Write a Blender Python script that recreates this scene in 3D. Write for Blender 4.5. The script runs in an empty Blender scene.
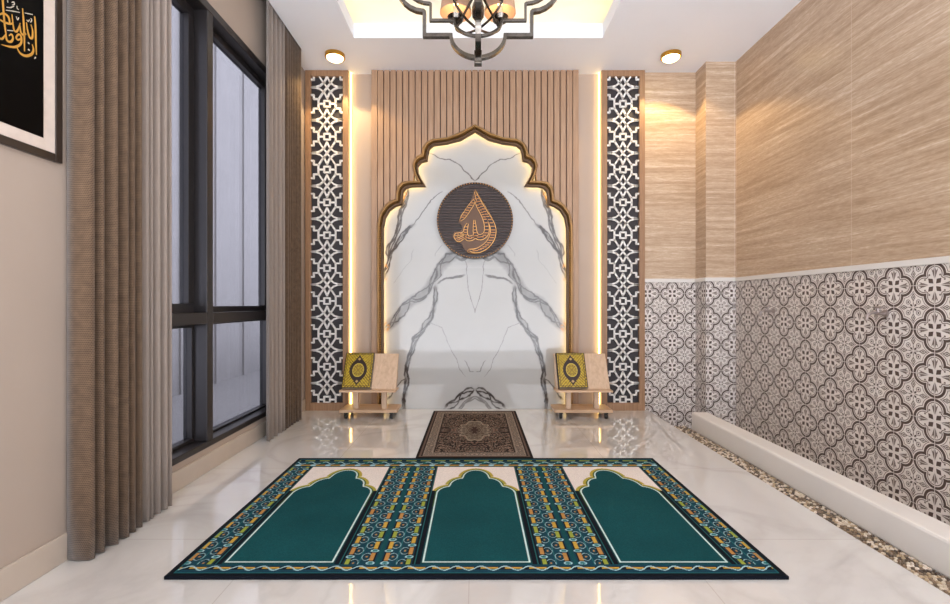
import bpy, math, random
import numpy as np
from mathutils import Vector, Matrix
random.seed(7)
rng = np.random.RandomState(5)
C = bpy.context.scene.collection
PI = math.pi
# ------------------------------------------------------------------ camera
EYE = 0.936
cam_data = bpy.data.cameras.new('camera'); cam = bpy.data.objects.new('camera', cam_data); C.objects.link(cam)
cam.location = (0, 0, EYE); cam.rotation_euler = (PI/2, 0, 0)
cam_data.sensor_width = 36; cam_data.lens = 465/950*36; cam_data.shift_y = 2/950; cam_data.clip_start = .02
bpy.context.scene.camera = cam
# ------------------------------------------------------------------ world, lamps, exposure
W = bpy.data.worlds.new('overcast'); bpy.context.scene.world = W; W.use_nodes = True
wb = W.node_tree.nodes['Background']; wb.inputs[1].default_value = 1.0
_n = W.node_tree.nodes; _l = W.node_tree.links     # pale sky above; lower half made brighter, added to light the ceiling
_tc = _n.new('ShaderNodeTexCoord'); _sp = _n.new('ShaderNodeSeparateXYZ'); _mr = _n.new('ShaderNodeMapRange'); _mx = _n.new('ShaderNodeMix'); _mx.data_type = 'RGBA'
_l.new(_tc.outputs['Generated'], _sp.inputs[0]); _l.new(_sp.outputs[2], _mr.inputs[0]); _mr.inputs[1].default_value = -.15; _mr.inputs[2].default_value = .1
_l.new(_mr.outputs[0], _mx.inputs[0]); _mx.inputs[6].default_value = (7.9, 8.2, 8.8, 1); _mx.inputs[7].default_value = (3.5, 3.65, 3.95, 1)
_l.new(_mx.outputs[2], wb.inputs[0])
vs = bpy.context.scene.view_settings
vs.view_transform = 'Standard'; vs.look = 'None'; vs.exposure = 0.0; vs.gamma = 1.0; vs.use_curve_mapping = False
LED_E, ARCH_E, COVE_E, SPOT_W, REAR_FILL_W, BULB_W = 7.5, 15.0, 4.6, 32.0, 14.0, .8
# ------------------------------------------------------------------ colour and node helpers
def lin(r, g, b):
    return tuple(((c/255)/12.92 if c/255 <= .04045 else ((c/255+.055)/1.055)**2.4) for c in (r, g, b))
class E:
    """a small expression wrapper over Math nodes"""
    nt = None
    def __init__(s, sock): s.s = sock
    @staticmethod
    def m(op, *a):
        n = E.nt.nodes.new('ShaderNodeMath'); n.operation = op
        for i, x in enumerate(a):
            if isinstance(x, E): E.nt.links.new(x.s, n.inputs[i])
            else: n.inputs[i].default_value = x
        return E(n.outputs[0])
    def __add__(s, o): return E.m('ADD', s, o)
    __radd__ = __add__
    def __sub__(s, o): return E.m('SUBTRACT', s, o)
    def __rsub__(s, o): return E.m('SUBTRACT', o, s)
    def __mul__(s, o): return E.m('MULTIPLY', s, o)
    __rmul__ = __mul__
    def __truediv__(s, o): return E.m('DIVIDE', s, o)
    def lt(s, o): return E.m('LESS_THAN', s, o)
    def gt(s, o): return E.m('GREATER_THAN', s, o)
def eabs(a): return E.m('ABSOLUTE', a)
def emax(a, b): return E.m('MAXIMUM', a, b)
def emin(a, b): return E.m('MINIMUM', a, b)
def elen(a, b): return E.m('SQRT', a*a + b*b)
def cell(a): return a - E.m('ROUND', a)
def newmat(name, rough=.5, metal=0, col=(.5, .5, .5), spec=.5, coat=0):
    m = bpy.data.materials.new(name); m.use_nodes = True; nt = m.node_tree; b = nt.nodes['Principled BSDF']
    b.inputs['Base Color'].default_value = (*col, 1); b.inputs['Roughness'].default_value = rough
    b.inputs['Metallic'].default_value = metal; b.inputs['Specular IOR Level'].default_value = spec
    b.inputs['Coat Weight'].default_value = coat; b.inputs['Coat Roughness'].default_value = .05
    return m, nt, b
def noise(nt, scale, vec=None, detail=4, stretch=(1, 1, 1), rot=(0, 0, 0), dist=0, kind='Object'):
    tc = nt.nodes.new('ShaderNodeTexCoord'); mp = nt.nodes.new('ShaderNodeMapping'); n = nt.nodes.new('ShaderNodeTexNoise')
    mp.inputs['Scale'].default_value = stretch; mp.inputs['Rotation'].default_value = rot
    nt.links.new(tc.outputs[kind], mp.inputs[0]); nt.links.new(mp.outputs[0], n.inputs['Vector'])
    n.inputs['Scale'].default_value = scale; n.inputs['Detail'].default_value = detail; n.inputs['Distortion'].default_value = dist
    return n.outputs[0]
def ramp(nt, sock, stops):
    r = nt.nodes.new('ShaderNodeValToRGB'); el = r.color_ramp.elements
    while len(el) < len(stops): el.new(.5)
    for e, (p, c) in zip(el, stops): e.position = p; e.color = (*c, 1)
    nt.links.new(sock, r.inputs[0]); return r.outputs[0]
def bump(nt, b, sock, strength=.2, dist=.002):
    n = nt.nodes.new('ShaderNodeBump'); n.inputs['Strength'].default_value = strength; n.inputs['Distance'].default_value = dist
    nt.links.new(sock, n.inputs['Height']); nt.links.new(n.outputs[0], b.inputs['Normal'])
def mix(nt, fac, a, b):
    n = nt.nodes.new('ShaderNodeMix'); n.data_type = 'RGBA'
    for i, x in ((0, fac), (6, a), (7, b)):
        if isinstance(x, E): x = x.s
        if isinstance(x, tuple): n.inputs[i].default_value = (*x, 1)
        elif isinstance(x, (int, float)): n.inputs[i].default_value = x
        else: nt.links.new(x, n.inputs[i])
    return n.outputs[2]
M = {}
def plain(name, rgb, rough=.5, metal=0, var=.06, scale=30, spec=.5, bmp=0, coat=0):
    c = lin(*rgb); m, nt, b = newmat(name, rough, metal, c, spec, coat)
    n = noise(nt, scale)
    nt.links.new(ramp(nt, n, [(.3, tuple(x*(1-var) for x in c)), (.7, tuple(x*(1+var) for x in c))]), b.inputs['Base Color'])
    if bmp: bump(nt, b, n, bmp)
    M[name] = m; return m
def emit(name, rgb, e):
    m, nt, b = newmat(name, .4, 0, lin(*rgb)); b.inputs['Emission Color'].default_value = (*lin(*rgb), 1)
    b.inputs['Emission Strength'].default_value = e; M[name] = m
def wood(name, c1, c2, axis='z', rough=.45, scale=6):
    m, nt, b = newmat(name, rough)
    st = {'z': (14, 14, .8), 'x': (.8, 14, 14), 'y': (14, .8, 14)}[axis]
    n = noise(nt, scale, detail=6, stretch=st, dist=.4, kind='Object')
    nt.links.new(ramp(nt, n, [(.3, lin(*c1)), (.7, lin(*c2))]), b.inputs['Base Color']); bump(nt, b, n, .1, .001)
    M[name] = m
plain('wall_paint', (168, 152, 139), .75, var=.02, scale=3)
plain('ceiling_paint', (238, 240, 246), .8, var=.01, scale=3)
plain('recess_paint', (172, 154, 140), .6, var=.02, scale=3)
plain('white_plaster', (216, 211, 206), .35, var=.02, scale=4)
plain('sill_stone', (182, 168, 154), .3, var=.04, scale=8)
wood('oak', (152, 119, 93), (174, 141, 113))
wood('oak_frame', (136, 102, 74), (158, 122, 92))
wood('stand_oak', (184, 156, 130), (206, 178, 152), 'z', .45, 3)
wood('stand_oak_flat', (180, 148, 118), (204, 172, 142), 'x', .45, 3)
plain('slat_gap', (66, 40, 28), .7)
plain('lattice_white', (240, 236, 232), .6, var=.03)
plain('lattice_back', (44, 38, 40), .6)
plain('gold_outer', (138, 102, 54), .35, .35, var=.15, scale=12)
plain('gold_inner', (92, 64, 36), .4, .3, var=.15, scale=20)
plain('disc_dark', (58, 48, 46), .5, .1)
plain('rib_edge', (104, 92, 90), .45, .2)
plain('drop_plate', (92, 64, 44), .5, .2)
plain('disc_rim', (58, 40, 26), .4, .4)
plain('gold_line', (200, 146, 80), .35, .5)
plain('stroke_fill', (44, 24, 14), .5, .1)
plain('stroke_stripe', (170, 112, 56), .4, .3)
plain('frame_dark', (48, 44, 44), .35, .3, var=.05)
plain('black_gloss', (4, 4, 5), .3, spec=.06)
plain('picture_frame', (48, 38, 32), .35)
plain('mat_board', (206, 190, 178), .8)
plain('gold_ink', (214, 160, 70), .35, .4)
plain('pale_ink', (196, 184, 168), .5)
plain('chrome', (104, 98, 92), .2, 1, var=.25, scale=40)
plain('brass', (206, 156, 66), .25, 1, var=.05)
plain('tap_chrome', (158, 146, 142), .3, .6)
plain('rubber', (20, 18, 18), .6)
plain('paper', (226, 214, 184), .8)
plain('shade_fabric', (196, 158, 130), .8, var=.04, scale=60)
plain('candle', (235, 225, 205), .5)
emit('led_warm', (255, 214, 130), LED_E)
emit('led_arch', (255, 218, 140), ARCH_E)
emit('led_cove', (255, 222, 135), COVE_E)
emit('lamp_glow', (255, 226, 160), 12)
emit('bulb_glow', (255, 226, 150), 8)
# curtain cloth with a woven dot texture
def cloth(name, c1, c2, sc, rough=.9):
    m, nt, b = newmat(name, rough, spec=.2)
    E.nt = nt
    tc = nt.nodes.new('ShaderNodeUVMap'); sp = nt.nodes.new('ShaderNodeSeparateXYZ'); nt.links.new(tc.outputs[0], sp.inputs[0])
    u = E(sp.outputs[0])*sc; v = E(sp.outputs[1])*sc
    d = elen(cell(u + E.m('FLOOR', v)*.5), cell(v) )
    n = E(noise(nt, 40, detail=3))
    f = (d*1.3 + n*.5)
    nt.links.new(ramp(nt, f.s, [(.3, lin(*c2)), (.95, lin(*c1))]), b.inputs['Base Color']); bump(nt, b, f.s, .35, .002)
    b.inputs['Sheen Weight'].default_value = .2
    M[name] = m
cloth('brown_cloth', (68, 52, 40), (128, 104, 82), 150)
cloth('taupe_cloth', (138, 124, 114), (152, 138, 128), 600)
# glass
m, nt, b = newmat('glass', .02, 0, (.8, .82, .86)); nt.nodes.remove(b)
gl = nt.nodes.new('ShaderNodeBsdfGlossy'); gl.inputs['Roughness'].default_value = .03; gl.inputs['Color'].default_value = (.9, .9, .95, 1)
tr = nt.nodes.new('ShaderNodeBsdfTransparent'); tr.inputs['Color'].default_value = (.62, .63, .68, 1)
fr = nt.nodes.new('ShaderNodeFresnel'); fr.inputs[0].default_value = 1.75; ms = nt.nodes.new('ShaderNodeMixShader')
geo = nt.nodes.new('ShaderNodeNewGeometry'); E.nt = nt; ff = E(fr.outputs[0])*(1 - E(geo.outputs['Backfacing'])); nt.links.new(ff.s, ms.inputs[0]); nt.links.new(tr.outputs[0], ms.inputs[1]); nt.links.new(gl.outputs[0], ms.inputs[2])
nt.links.new(ms.outputs[0], nt.nodes['Material Output'].inputs[0]); M['glass'] = m
# glossy white floor marble
m, nt, b = newmat('floor_marble', .03, spec=.9, coat=.8); b.inputs['Coat IOR'].default_value = 1.7; b.inputs['Coat Roughness'].default_value = .02
E.nt = nt
n1 = E(noise(nt, 1.3, detail=8, dist=1.2)); vein = E.m('ABSOLUTE', n1 - .5)
basec = ramp(nt, vein.s, [(0, lin(198, 194, 191)), (.06, lin(207, 204, 201)), (.2, lin(211, 208, 205))])
tc = nt.nodes.new('ShaderNodeTexCoord'); sp = nt.nodes.new('ShaderNodeSeparateXYZ'); nt.links.new(tc.outputs['Object'], sp.inputs[0])
jx = eabs(cell((E(sp.outputs[0]) + .02)/.8)).lt(.0022); jy = eabs(cell((E(sp.outputs[1]) - .25)/.8)).lt(.0022)
nt.links.new(mix(nt, emax(jx, jy)*.5, basec, lin(170, 160, 152)), b.inputs['Base Color'])
M['floor_marble'] = m
# travertine upper wall
def stone(name, axis, j0):
    m, nt, b = newmat(name, .3, spec=.4); E.nt = nt
    st = (.7, .7, 16)
    rot = (math.radians(5), 0, 0) if axis == 1 else (0, 0, 0)
    n = E(noise(nt, 2.2, detail=8, stretch=st, rot=rot, dist=.5)); n2 = E(noise(nt, 16, detail=8, stretch=(1.1, 1.1, 10), rot=rot, dist=.3))
    n3 = E(noise(nt, 1.2, detail=2))
    n4 = E(noise(nt, 55, detail=6, stretch=(1, 1, 2)))
    f = n*.50 + n2*.32 + n3*.12 + n4*.10
    c = ramp(nt, f.s, [(.33, lin(150, 124, 100)), (.45, lin(172, 146, 121)), (.56, lin(190, 166, 142)), (.67, lin(214, 196, 176))])
    tc = nt.nodes.new('ShaderNodeTexCoord'); sp = nt.nodes.new('ShaderNodeSeparateXYZ'); nt.links.new(tc.outputs['Object'], sp.inputs[0])
    a = E(sp.outputs[axis]); z = E(sp.outputs[2])
    j = emax(eabs(cell((a - j0)/1.2)).lt(.0018), eabs(cell((z - 1.15)/.62)).lt(.002))
    nt.links.new(mix(nt, j*.4, c, lin(214, 196, 180)), b.inputs['Base Color'])
    M[name] = m
stone('stone_side', 1, 2.73); stone('stone_back', 0, 1.0)
# patterned cement tiles
P, Z0 = .2185, 1.028
def tile(name, axis, a0):
    m, nt, b = newmat(name, .28, spec=.45); E.nt = nt
    tc = nt.nodes.new('ShaderNodeTexCoord'); sp = nt.nodes.new('ShaderNodeSeparateXYZ'); nt.links.new(tc.outputs['Object'], sp.inputs[0])
    u = eabs(cell((E(sp.outputs[axis]) - a0)/P)); v = eabs(cell((E(sp.outputs[2]) - Z0)/P))
    mx = emax(u, v); mn = emin(u, v)
    d = emin(elen(mx - .245, mn) - .256, elen(u, v) - .33)
    inside = d.lt(0)
    def band(x, a, b_): return x.gt(a)*x.lt(b_)
    def leaf(p, q, c, half, w): return eabs(q).lt((1 - eabs(p - c)/half)*w)
    def dot(x, y, cx, cy, r): return elen(x - cx, y - cy).lt(r)
    dark = band(d, -.064, -.006)
    mid = band(d, -.104, -.084)
    p = (u + v)*.7071; q = (u - v)*.7071
    dk = emax(dark, leaf(p, q, .125, .085, .062)*inside)
    md = emax(mid, leaf(mx, mn, .27, .15, .05))
    md = emax(md, leaf((mx + mn*1.1), (mn - (mx - .2)*.45)*1.0, .36, .09, .016)*inside)
    md = emax(md, dot(mx, mn, .22, .12, .022))
    U = .5 - u; V = .5 - v; s = emax(U, V); t = emin(U, V)
    out = d.gt(.012)
    p2 = (U + V)*.7071; q2 = (U - V)*.7071
    dk = emax(dk, leaf(p2, q2, .070, .045, .028)*out)
    dk = emax(dk, dot(U, V, .125, .125, .022)*out)
    ring = eabs(elen(U - .125, V - .125) - .05).lt(.008)
    md = emax(md, ring*out)
    loz = eabs(eabs(s - .235)*.55 + t - .045).lt(.012)
    md = emax(md, emax(loz, leaf(s, t, .235, .04, .02))*out)
    md = emax(md, band(d, .022, .036)*out)
    dk = emax(dk, leaf(s, t, .09, .07, .010)*out)
    grout = emin(u, v).lt(.007)
    g2 = emin(U, V).lt(.0)
    n = E(noise(nt, 14, detail=3))
    L = ramp(nt, n.s, [(.3, lin(214, 205, 199)), (.7, lin(226, 218, 212))])
    c = mix(nt, md, L, lin(112, 97, 90)); c = mix(nt, dk, c, lin(78, 62, 55)); c = mix(nt, grout, c, lin(214, 205, 198))
    nt.links.new(c, b.inputs['Base Color']); M[name] = m
tile('tile_side', 1, 2.2355); tile('tile_back', 0, 1.75); tile('tile_pillar', 0, 1.975)
# painted (vertex colour attribute) materials
def painted(name, rough, coat=0, spec=.5, fuzz=0):
    m, nt, b = newmat(name, rough, spec=spec, coat=coat)
    a = nt.nodes.new('ShaderNodeAttribute'); a.attribute_name = 'pattern'
    n = noise(nt, 220 if fuzz else 3, detail=3)
    mm = nt.nodes.new('ShaderNodeMix'); mm.data_type = 'RGBA'; mm.blend_type = 'MULTIPLY'; mm.inputs[0].default_value = 1
    nt.links.new(a.outputs['Color'], mm.inputs[6])
    nt.links.new(ramp(nt, n, [(.3, (.82,)*3 if fuzz else (.97,)*3), (.7, (1.1,)*3 if fuzz else (1,)*3)]), mm.inputs[7])
    nt.links.new(mm.outputs[2], b.inputs['Base Color'])
    if fuzz: bump(nt, b, n, .4, .003)
    M[name] = m
painted('bookmatched_marble', .06); painted('carpet_pile', .95, spec=.1, fuzz=1); painted('rug_pile', .95, spec=.1, fuzz=1); painted('book_cover', .35)
# pebble material
m, nt, b = newmat('pebbles', .4)
a = nt.nodes.new('ShaderNodeAttribute'); a.attribute_name = 'pattern'; nt.links.new(a.outputs['Color'], b.inputs['Base Color']); M['pebbles'] = m
# ------------------------------------------------------------------ mesh helpers
class MB:
    def __init__(s): s.v = []; s.f = []; s.mi = []
    def add(s, verts, faces, mi=0):
        o = len(s.v); s.v += [tuple(p) for p in verts]; s.f += [tuple(i+o for i in f) for f in faces]; s.mi += [mi]*len(faces); return s
    def box(s, x0, x1, y0, y1, z0, z1, mi=0, mat=None):
        v = [(x, y, z) for x in (x0, x1) for y in (y0, y1) for z in (z0, z1)]
        if mat is not None: v = [mat @ Vector(p) for p in v]
        return s.add(v, [(0, 1, 3, 2), (4, 6, 7, 5), (0, 4, 5, 1), (2, 3, 7, 6), (0, 2, 6, 4), (1, 5, 7, 3)], mi)
    def tube(s, path, r, sides=8, closed=False, mi=0, up=(0, 1, 0), flat=None, rot=0):
        """sweep; flat=(half width in plane, half depth along up) makes a rectangular bar"""
        n = len(path); pts = [Vector(p) for p in path]; up = Vector(up); rings = []
        for i, p in enumerate(pts):
            a = pts[(i-1) % n] if (closed or i > 0) else p; c = pts[(i+1) % n] if (closed or i < n-1) else p
            t1 = (p-a).normalized() if (p-a).length > 1e-9 else None; t2 = (c-p).normalized() if (c-p).length > 1e-9 else None
            t1 = t1 or t2; t2 = t2 or t1
            t = (t1+t2); t = t.normalized() if t.length > 1e-6 else t1
            k = 1/max(.45, t.dot(t1))
            upv = up if abs(t.dot(up)) < .98 else Vector((1, .3, .2)).normalized()
            side = t.cross(upv).normalized(); u2 = side.cross(t).normalized()
            if flat: ring = [p + side*flat[0]*k*sx + u2*flat[1]*sy for sx, sy in ((1, 1), (-1, 1), (-1, -1), (1, -1))]
            else:
                rr = r[i] if isinstance(r, (list, tuple)) else r
                ring = [p + side*rr*math.cos(rot+2*PI*j/sides)*k + u2*rr*math.sin(rot+2*PI*j/sides) for j in range(sides)]
            rings.append(ring)
        m = len(rings[0]); o = []
        for q in rings: o += q
        f = []
        for i in range(n if closed else n-1):
            a, c = i*m, ((i+1) % n)*m
            f += [(a+j, a+(j+1) % m, c+(j+1) % m, c+j) for j in range(m)]
        if not closed: f += [tuple(range(m-1, -1, -1)), tuple((n-1)*m+j for j in range(m))]
        return s.add(o, f, mi)
    def lathe(s, prof, cx=0, cy=0, n=28, mi=0, axis='z', org=(0, 0, 0)):
        v = []; f = []
        for r, z in prof:
            for j in range(n):
                a = 2*PI*j/n; p = (r*math.cos(a)+cx, r*math.sin(a)+cy, z)
                if axis == 'y': p = (org[0]+p[0], org[1]+z, org[2]+p[1])
                if axis == 'x': p = (org[0]+z, org[1]+p[0], org[2]+p[1])
                v.append(p)
        for i in range(len(prof)-1):
            f += [(i*n+j, i*n+(j+1) % n, (i+1)*n+(j+1) % n, (i+1)*n+j) for j in range(n)]
        f.append(tuple(range(n-1, -1, -1))); f.append(tuple((len(prof)-1)*n+j for j in range(n)))
        return s.add(v, f, mi)
    def build(s, name, mats, parent=None, smooth=False, bevel=0, loc=None):
        me = bpy.data.meshes.new(name); me.from_pydata(s.v, [], s.f)
        mats = mats if isinstance(mats, (list, tuple)) else [mats]
        for k in mats: me.materials.append(M[k])
        me.polygons.foreach_set('material_index', s.mi)
        if smooth: me.polygons.foreach_set('use_smooth', [True]*len(s.f))
        me.update(); 
        import bmesh
        bm = bmesh.new(); bm.from_mesh(me); bmesh.ops.recalc_face_normals(bm, faces=bm.faces); bm.to_mesh(me); bm.free()
        o = bpy.data.objects.new(name, me); C.objects.link(o)
        if parent: o.parent = parent
        if loc: o.location = loc
        if bevel:
            b = o.modifiers.new('bevel', 'BEVEL'); b.width = bevel; b.segments = 2; b.limit_method = 'ANGLE'
        if smooth:
            w = o.modifiers.new('split', 'EDGE_SPLIT'); w.split_angle = math.radians(40)
        return o
def tag(o, label=None, cat=None, group=None, kind=None):
    if label: o['label'] = label
    if cat: o['category'] = cat
    if group: o['group'] = group
    if kind: o['kind'] = kind
    return o
def empty(name, loc=(0, 0, 0), label=None, cat=None, group=None, kind=None):
    o = bpy.data.objects.new(name, None); C.objects.link(o); o.location = loc; o.empty_display_size = .1
    return tag(o, label, cat, group, kind)
def copy_tree(o, parent=None):
    c = o.copy(); C.objects.link(c)
    if parent: c.parent = parent
    for ch in [x for x in bpy.data.objects if x.parent == o]: copy_tree(ch, c)
    return c
def structure(o, label=None, cat=None): return tag(o, label, cat, kind='structure')
def grid(name, nu, nv, posf, colf, mat, parent=None):
    """grid mesh whose 'pattern' colour attribute is computed; posf/colf take flat u,v arrays"""
    U, V = np.meshgrid(np.linspace(0, 1, nu), np.linspace(0, 1, nv)); U = U.ravel(); V = V.ravel()
    co = posf(U, V).astype(np.float32); col = colf(U, V).astype(np.float32)
    me = bpy.data.meshes.new(name); me.vertices.add(nu*nv); me.vertices.foreach_set('co', co.ravel())
    i, j = np.meshgrid(np.arange(nu-1), np.arange(nv-1)); a = (j*nu+i).ravel()
    q = np.stack([a, a+1, a+nu+1, a+nu], 1).ravel().astype(np.int32)
    nf = (nu-1)*(nv-1); me.loops.add(nf*4); me.loops.foreach_set('vertex_index', q)
    me.polygons.add(nf); me.polygons.foreach_set('loop_start', np.arange(0, nf*4, 4, dtype=np.int32))
    me.update(calc_edges=True); me.materials.append(M[mat])
    at = me.color_attributes.new('pattern', 'FLOAT_COLOR', 'POINT')
    at.data.foreach_set('color', np.concatenate([col, np.ones((nu*nv, 1), np.float32)], 1).ravel())
    o = bpy.data.objects.new(name, me); C.objects.link(o)
    if parent: o.parent = parent
    return o
def fbm(x, y, seed=0, octs=4, f=1.0):
    """value noise in numpy"""
    r = np.random.RandomState(seed); out = np.zeros_like(x); amp = .5
    for _ in range(octs):
        T = r.rand(64, 64); xx = x*f + 17.3; yy = y*f + 5.1
        xi = np.floor(xx).astype(int); yi = np.floor(yy).astype(int); fx = xx-xi; fy = yy-yi
        fx = fx*fx*(3-2*fx); fy = fy*fy*(3-2*fy)
        g = lambda a, b: T[a % 64, b % 64]
        out += amp*((g(xi, yi)*(1-fx)+g(xi+1, yi)*fx)*(1-fy) + (g(xi, yi+1)*(1-fx)+g(xi+1, yi+1)*fx)*fy)
        amp *= .5; f *= 2
    return out
def segdist(x, y, pts):
    """distance to a polyline and the running parameter 0..1"""
    best = np.full(x.shape, 1e9); par = np.zeros(x.shape); n = len(pts)-1
    for k in range(n):
        ax, ay = pts[k]; bx, by = pts[k+1]; dx, dy = bx-ax, by-ay
        t = np.clip(((x-ax)*dx+(y-ay)*dy)/(dx*dx+dy*dy+1e-12), 0, 1)
        d = np.hypot(x-ax-t*dx, y-ay-t*dy); s = d < best
        best = np.where(s, d, best); par = np.where(s, (k+t)/n, par)
    return best, par
def signed(x, y, pts):
    best = np.full(x.shape, 1e9); sg = np.zeros(x.shape)
    for (ax, ay), (bx, by) in zip(pts[:-1], pts[1:]):
        dx, dy = bx-ax, by-ay; t = np.clip(((x-ax)*dx+(y-ay)*dy)/(dx*dx+dy*dy+1e-12), 0, 1)
        d = np.hypot(x-ax-t*dx, y-ay-t*dy); s = d < best
        best = np.where(s, d, best); sg = np.where(s, np.sign(dx*(y-ay)-dy*(x-ax)), sg)
    return best*sg
def inpoly(x, y, pts):
    r = np.zeros(x.shape, bool); n = len(pts)
    for k in range(n):
        ax, ay = pts[k]; bx, by = pts[(k+1) % n]
        if ay == by: continue
        c = ((ay > y) != (by > y)) & (x < (bx-ax)*(y-ay)/(by-ay)+ax); r ^= c
    return r
def catmull(pts, n=8, closed=False):
    out = []; m = len(pts)
    for i in range(m if closed else m-1):
        p0 = pts[(i-1) % m] if closed or i > 0 else pts[i]; p1 = pts[i]; p2 = pts[(i+1) % m]
        p3 = pts[(i+2) % m] if closed or i+2 < m else p2
        for k in range(n):
            t = k/n
            out.append(tuple(.5*((2*b)+(-a+c)*t+(2*a-5*b+4*c-d)*t*t+(-a+3*b-3*c+d)*t**3) for a, b, c, d in zip(p0, p1, p2, p3)))
    if not closed: out.append(tuple(pts[-1]))
    return out
# ------------------------------------------------------------------ the room
H, HT = 2.99, 3.26            # soffit, raised ceiling
XL, XR, YB, YF = -1.50, 2.21, 4.155, -1.0
PX, PY = 1.957, 3.94          # pillar
YW = 4.125                    # right part of the back wall
WY0, WY1, WZ0, WZ1 = 1.72, 3.56, .131, 2.634       # window opening
structure(MB().box(XL-.12, 1.522, YF, YB+.1, -.35, 0).build('floor', 'floor_marble'), 'glossy white marble floor with faint grey veins', 'floor')
structure(MB().box(1.522, XR+.1, YF, YB+.1, -.4, -.3).build('floor_trench', 'white_plaster'), 'lower floor of the tiled washing trench on the right', 'floor')
structure(MB().box(1.5225, 1.74, YF, 3.47, -.3, -.004).build('trim_9', 'white_plaster'), 'ledge between the marble floor and the washing trench', 'ledge')
k = MB(); 
k.box(1.61, 1.735, YF, 3.466, -.003, .132)
structure(k.build('trim_1', 'white_plaster', bevel=.012), 'long low white kerb in front of the patterned tile wall', 'kerb')
w = MB()
w.box(XL-.12, XL, YF, WY0, 0, 3.3).box(XL-.12, XL, WY1, YB+.1, 0, 3.3).box(XL-.12, XL, WY0, WY1, 0, WZ0).box(XL-.12, XL, WY0, WY1, WZ1, 3.3)
structure(w.build('wall_left', 'wall_paint'), 'greige painted wall with the window and the framed calligraphy', 'wall')
structure(MB().box(XL, 1.50, YB, YB+.1, 0, 3.0).build('wall_back', 'recess_paint'), 'pale painted wall behind the arch and the lattice panels', 'wall')
RZ0, RZ1 = 1.127, 1.160
w = MB().box(1.50, PX+.02, YW, YB+.1, -.3, RZ0, 0).box(1.50, PX+.02, YW, YB+.1, RZ0, 3.0, 1)
structure(w.build('wall_back_side', ['tile_back', 'stone_back']), 'short wall of beige stone over patterned tiles beside right lattice panel', 'wall')
w = MB().box(PX, XR+.05, PY, YB+.1, -.3, RZ0, 0).box(PX, XR+.05, PY, YB+.1, RZ0, 3.0, 2)
o = structure(w.build('wall_pillar', ['tile_pillar', 'tile_side', 'stone_back', 'stone_side']), 'stone and tile clad pillar in the right back corner', 'pillar')
for p in o.data.polygons:
    if abs(p.normal.x) > .9: p.material_index += 1
w = MB().box(XR, XR+.1, YF, PY+.02, -.3, RZ0, 0).box(XR, XR+.1, YF, PY+.02, RZ0, 3.0, 1)
structure(w.build('wall_right', ['tile_side', 'stone_side']), 'right wall of beige streaked stone above brown and white patterned tiles', 'wall')
r = MB().box(1.50, PX, YW-.014, YW, RZ0, RZ1).box(PX-.014, PX, PY-.014, YW, RZ0, RZ1).box(PX, XR, PY-.014, PY, RZ0, RZ1).box(XR-.014, XR, YF, PY-.014, RZ0, RZ1)
structure(r.build('trim_2', 'white_plaster', bevel=.003), 'white rail between the stone and the patterned tiles', 'rail')
b_ = MB().box(XL, XL+.012, YF, WY1+.5, .0, .098).box(XL, XL+.005, YF, WY0-.02, .098, .106)
structure(MB().box(XL, XL+.012, YF, YB, 0, .1).build('baseboard_left', 'sill_stone', bevel=.003), 'pale stone baseboard along the window wall', 'baseboard')
# ceiling: soffit with slot for curtains and a tray opening, raised ceiling above
TX0, TX1, TY0, TY1 = -.935, .985, .2, 3.59
SX = -1.40; SY = 3.785
c = MB()
c.box(SX, TX0, YF, YB+.1, H, H+.11).box(XL-.12, SX, SY, YB+.1, H, H+.11).box(TX1, XR+.1, YF, YB+.1, H, H+.11)
c.box(TX0, TX1, TY1, YB+.1, H, H+.11).box(TX0, TX1, YF, TY0, H, H+.11)
c.box(SX, SX+.02, YF, SY, H+.11, 3.3).box(XL-.12, SX+.02, SY, SY+.02, H+.11, 3.3).box(XL-.12, SX+.02, YF, SY+.02, 3.3, 3.34)
structure(c.build('ceiling', 'ceiling_paint'), 'white ceiling soffit around the lit tray recess', 'ceiling')
c = MB().box(TX0-.3, TX1+.3, TY0-.3, TY1+.3, HT, HT+.04)
c.box(TX0-.3, TX0-.26, TY0-.3, TY1+.3, H+.11, HT).box(TX1+.26, TX1+.3, TY0-.3, TY1+.3, H+.11, HT)
c.box(TX0-.26, TX1+.26, TY1+.26, TY1+.3, H+.11, HT).box(TX0-.26, TX1+.26, TY0-.3, TY0-.26, H+.11, HT)
structure(c.build('ceiling_tray', 'ceiling_paint'), 'raised ceiling inside the tray washed by yellow cove light', 'ceiling')
z0, z1 = H+.115, H+.13; e = .10
c = MB().box(TX0-e-.02, TX1+e+.02, TY1+e, TY1+e+.02, z0, z1).box(TX0-e-.02, TX1+e+.02, TY0-e-.02, TY0-e, z0, z1)
c.box(TX0-e-.02, TX0-e, TY0-e, TY1+e, z0, z1).box(TX1+e, TX1+e+.02, TY0-e, TY1+e, z0, z1)
tag(c.build('cove_light_strip', 'led_cove'), 'warm light strip hidden in the cove around the ceiling tray', 'light strip')
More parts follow.
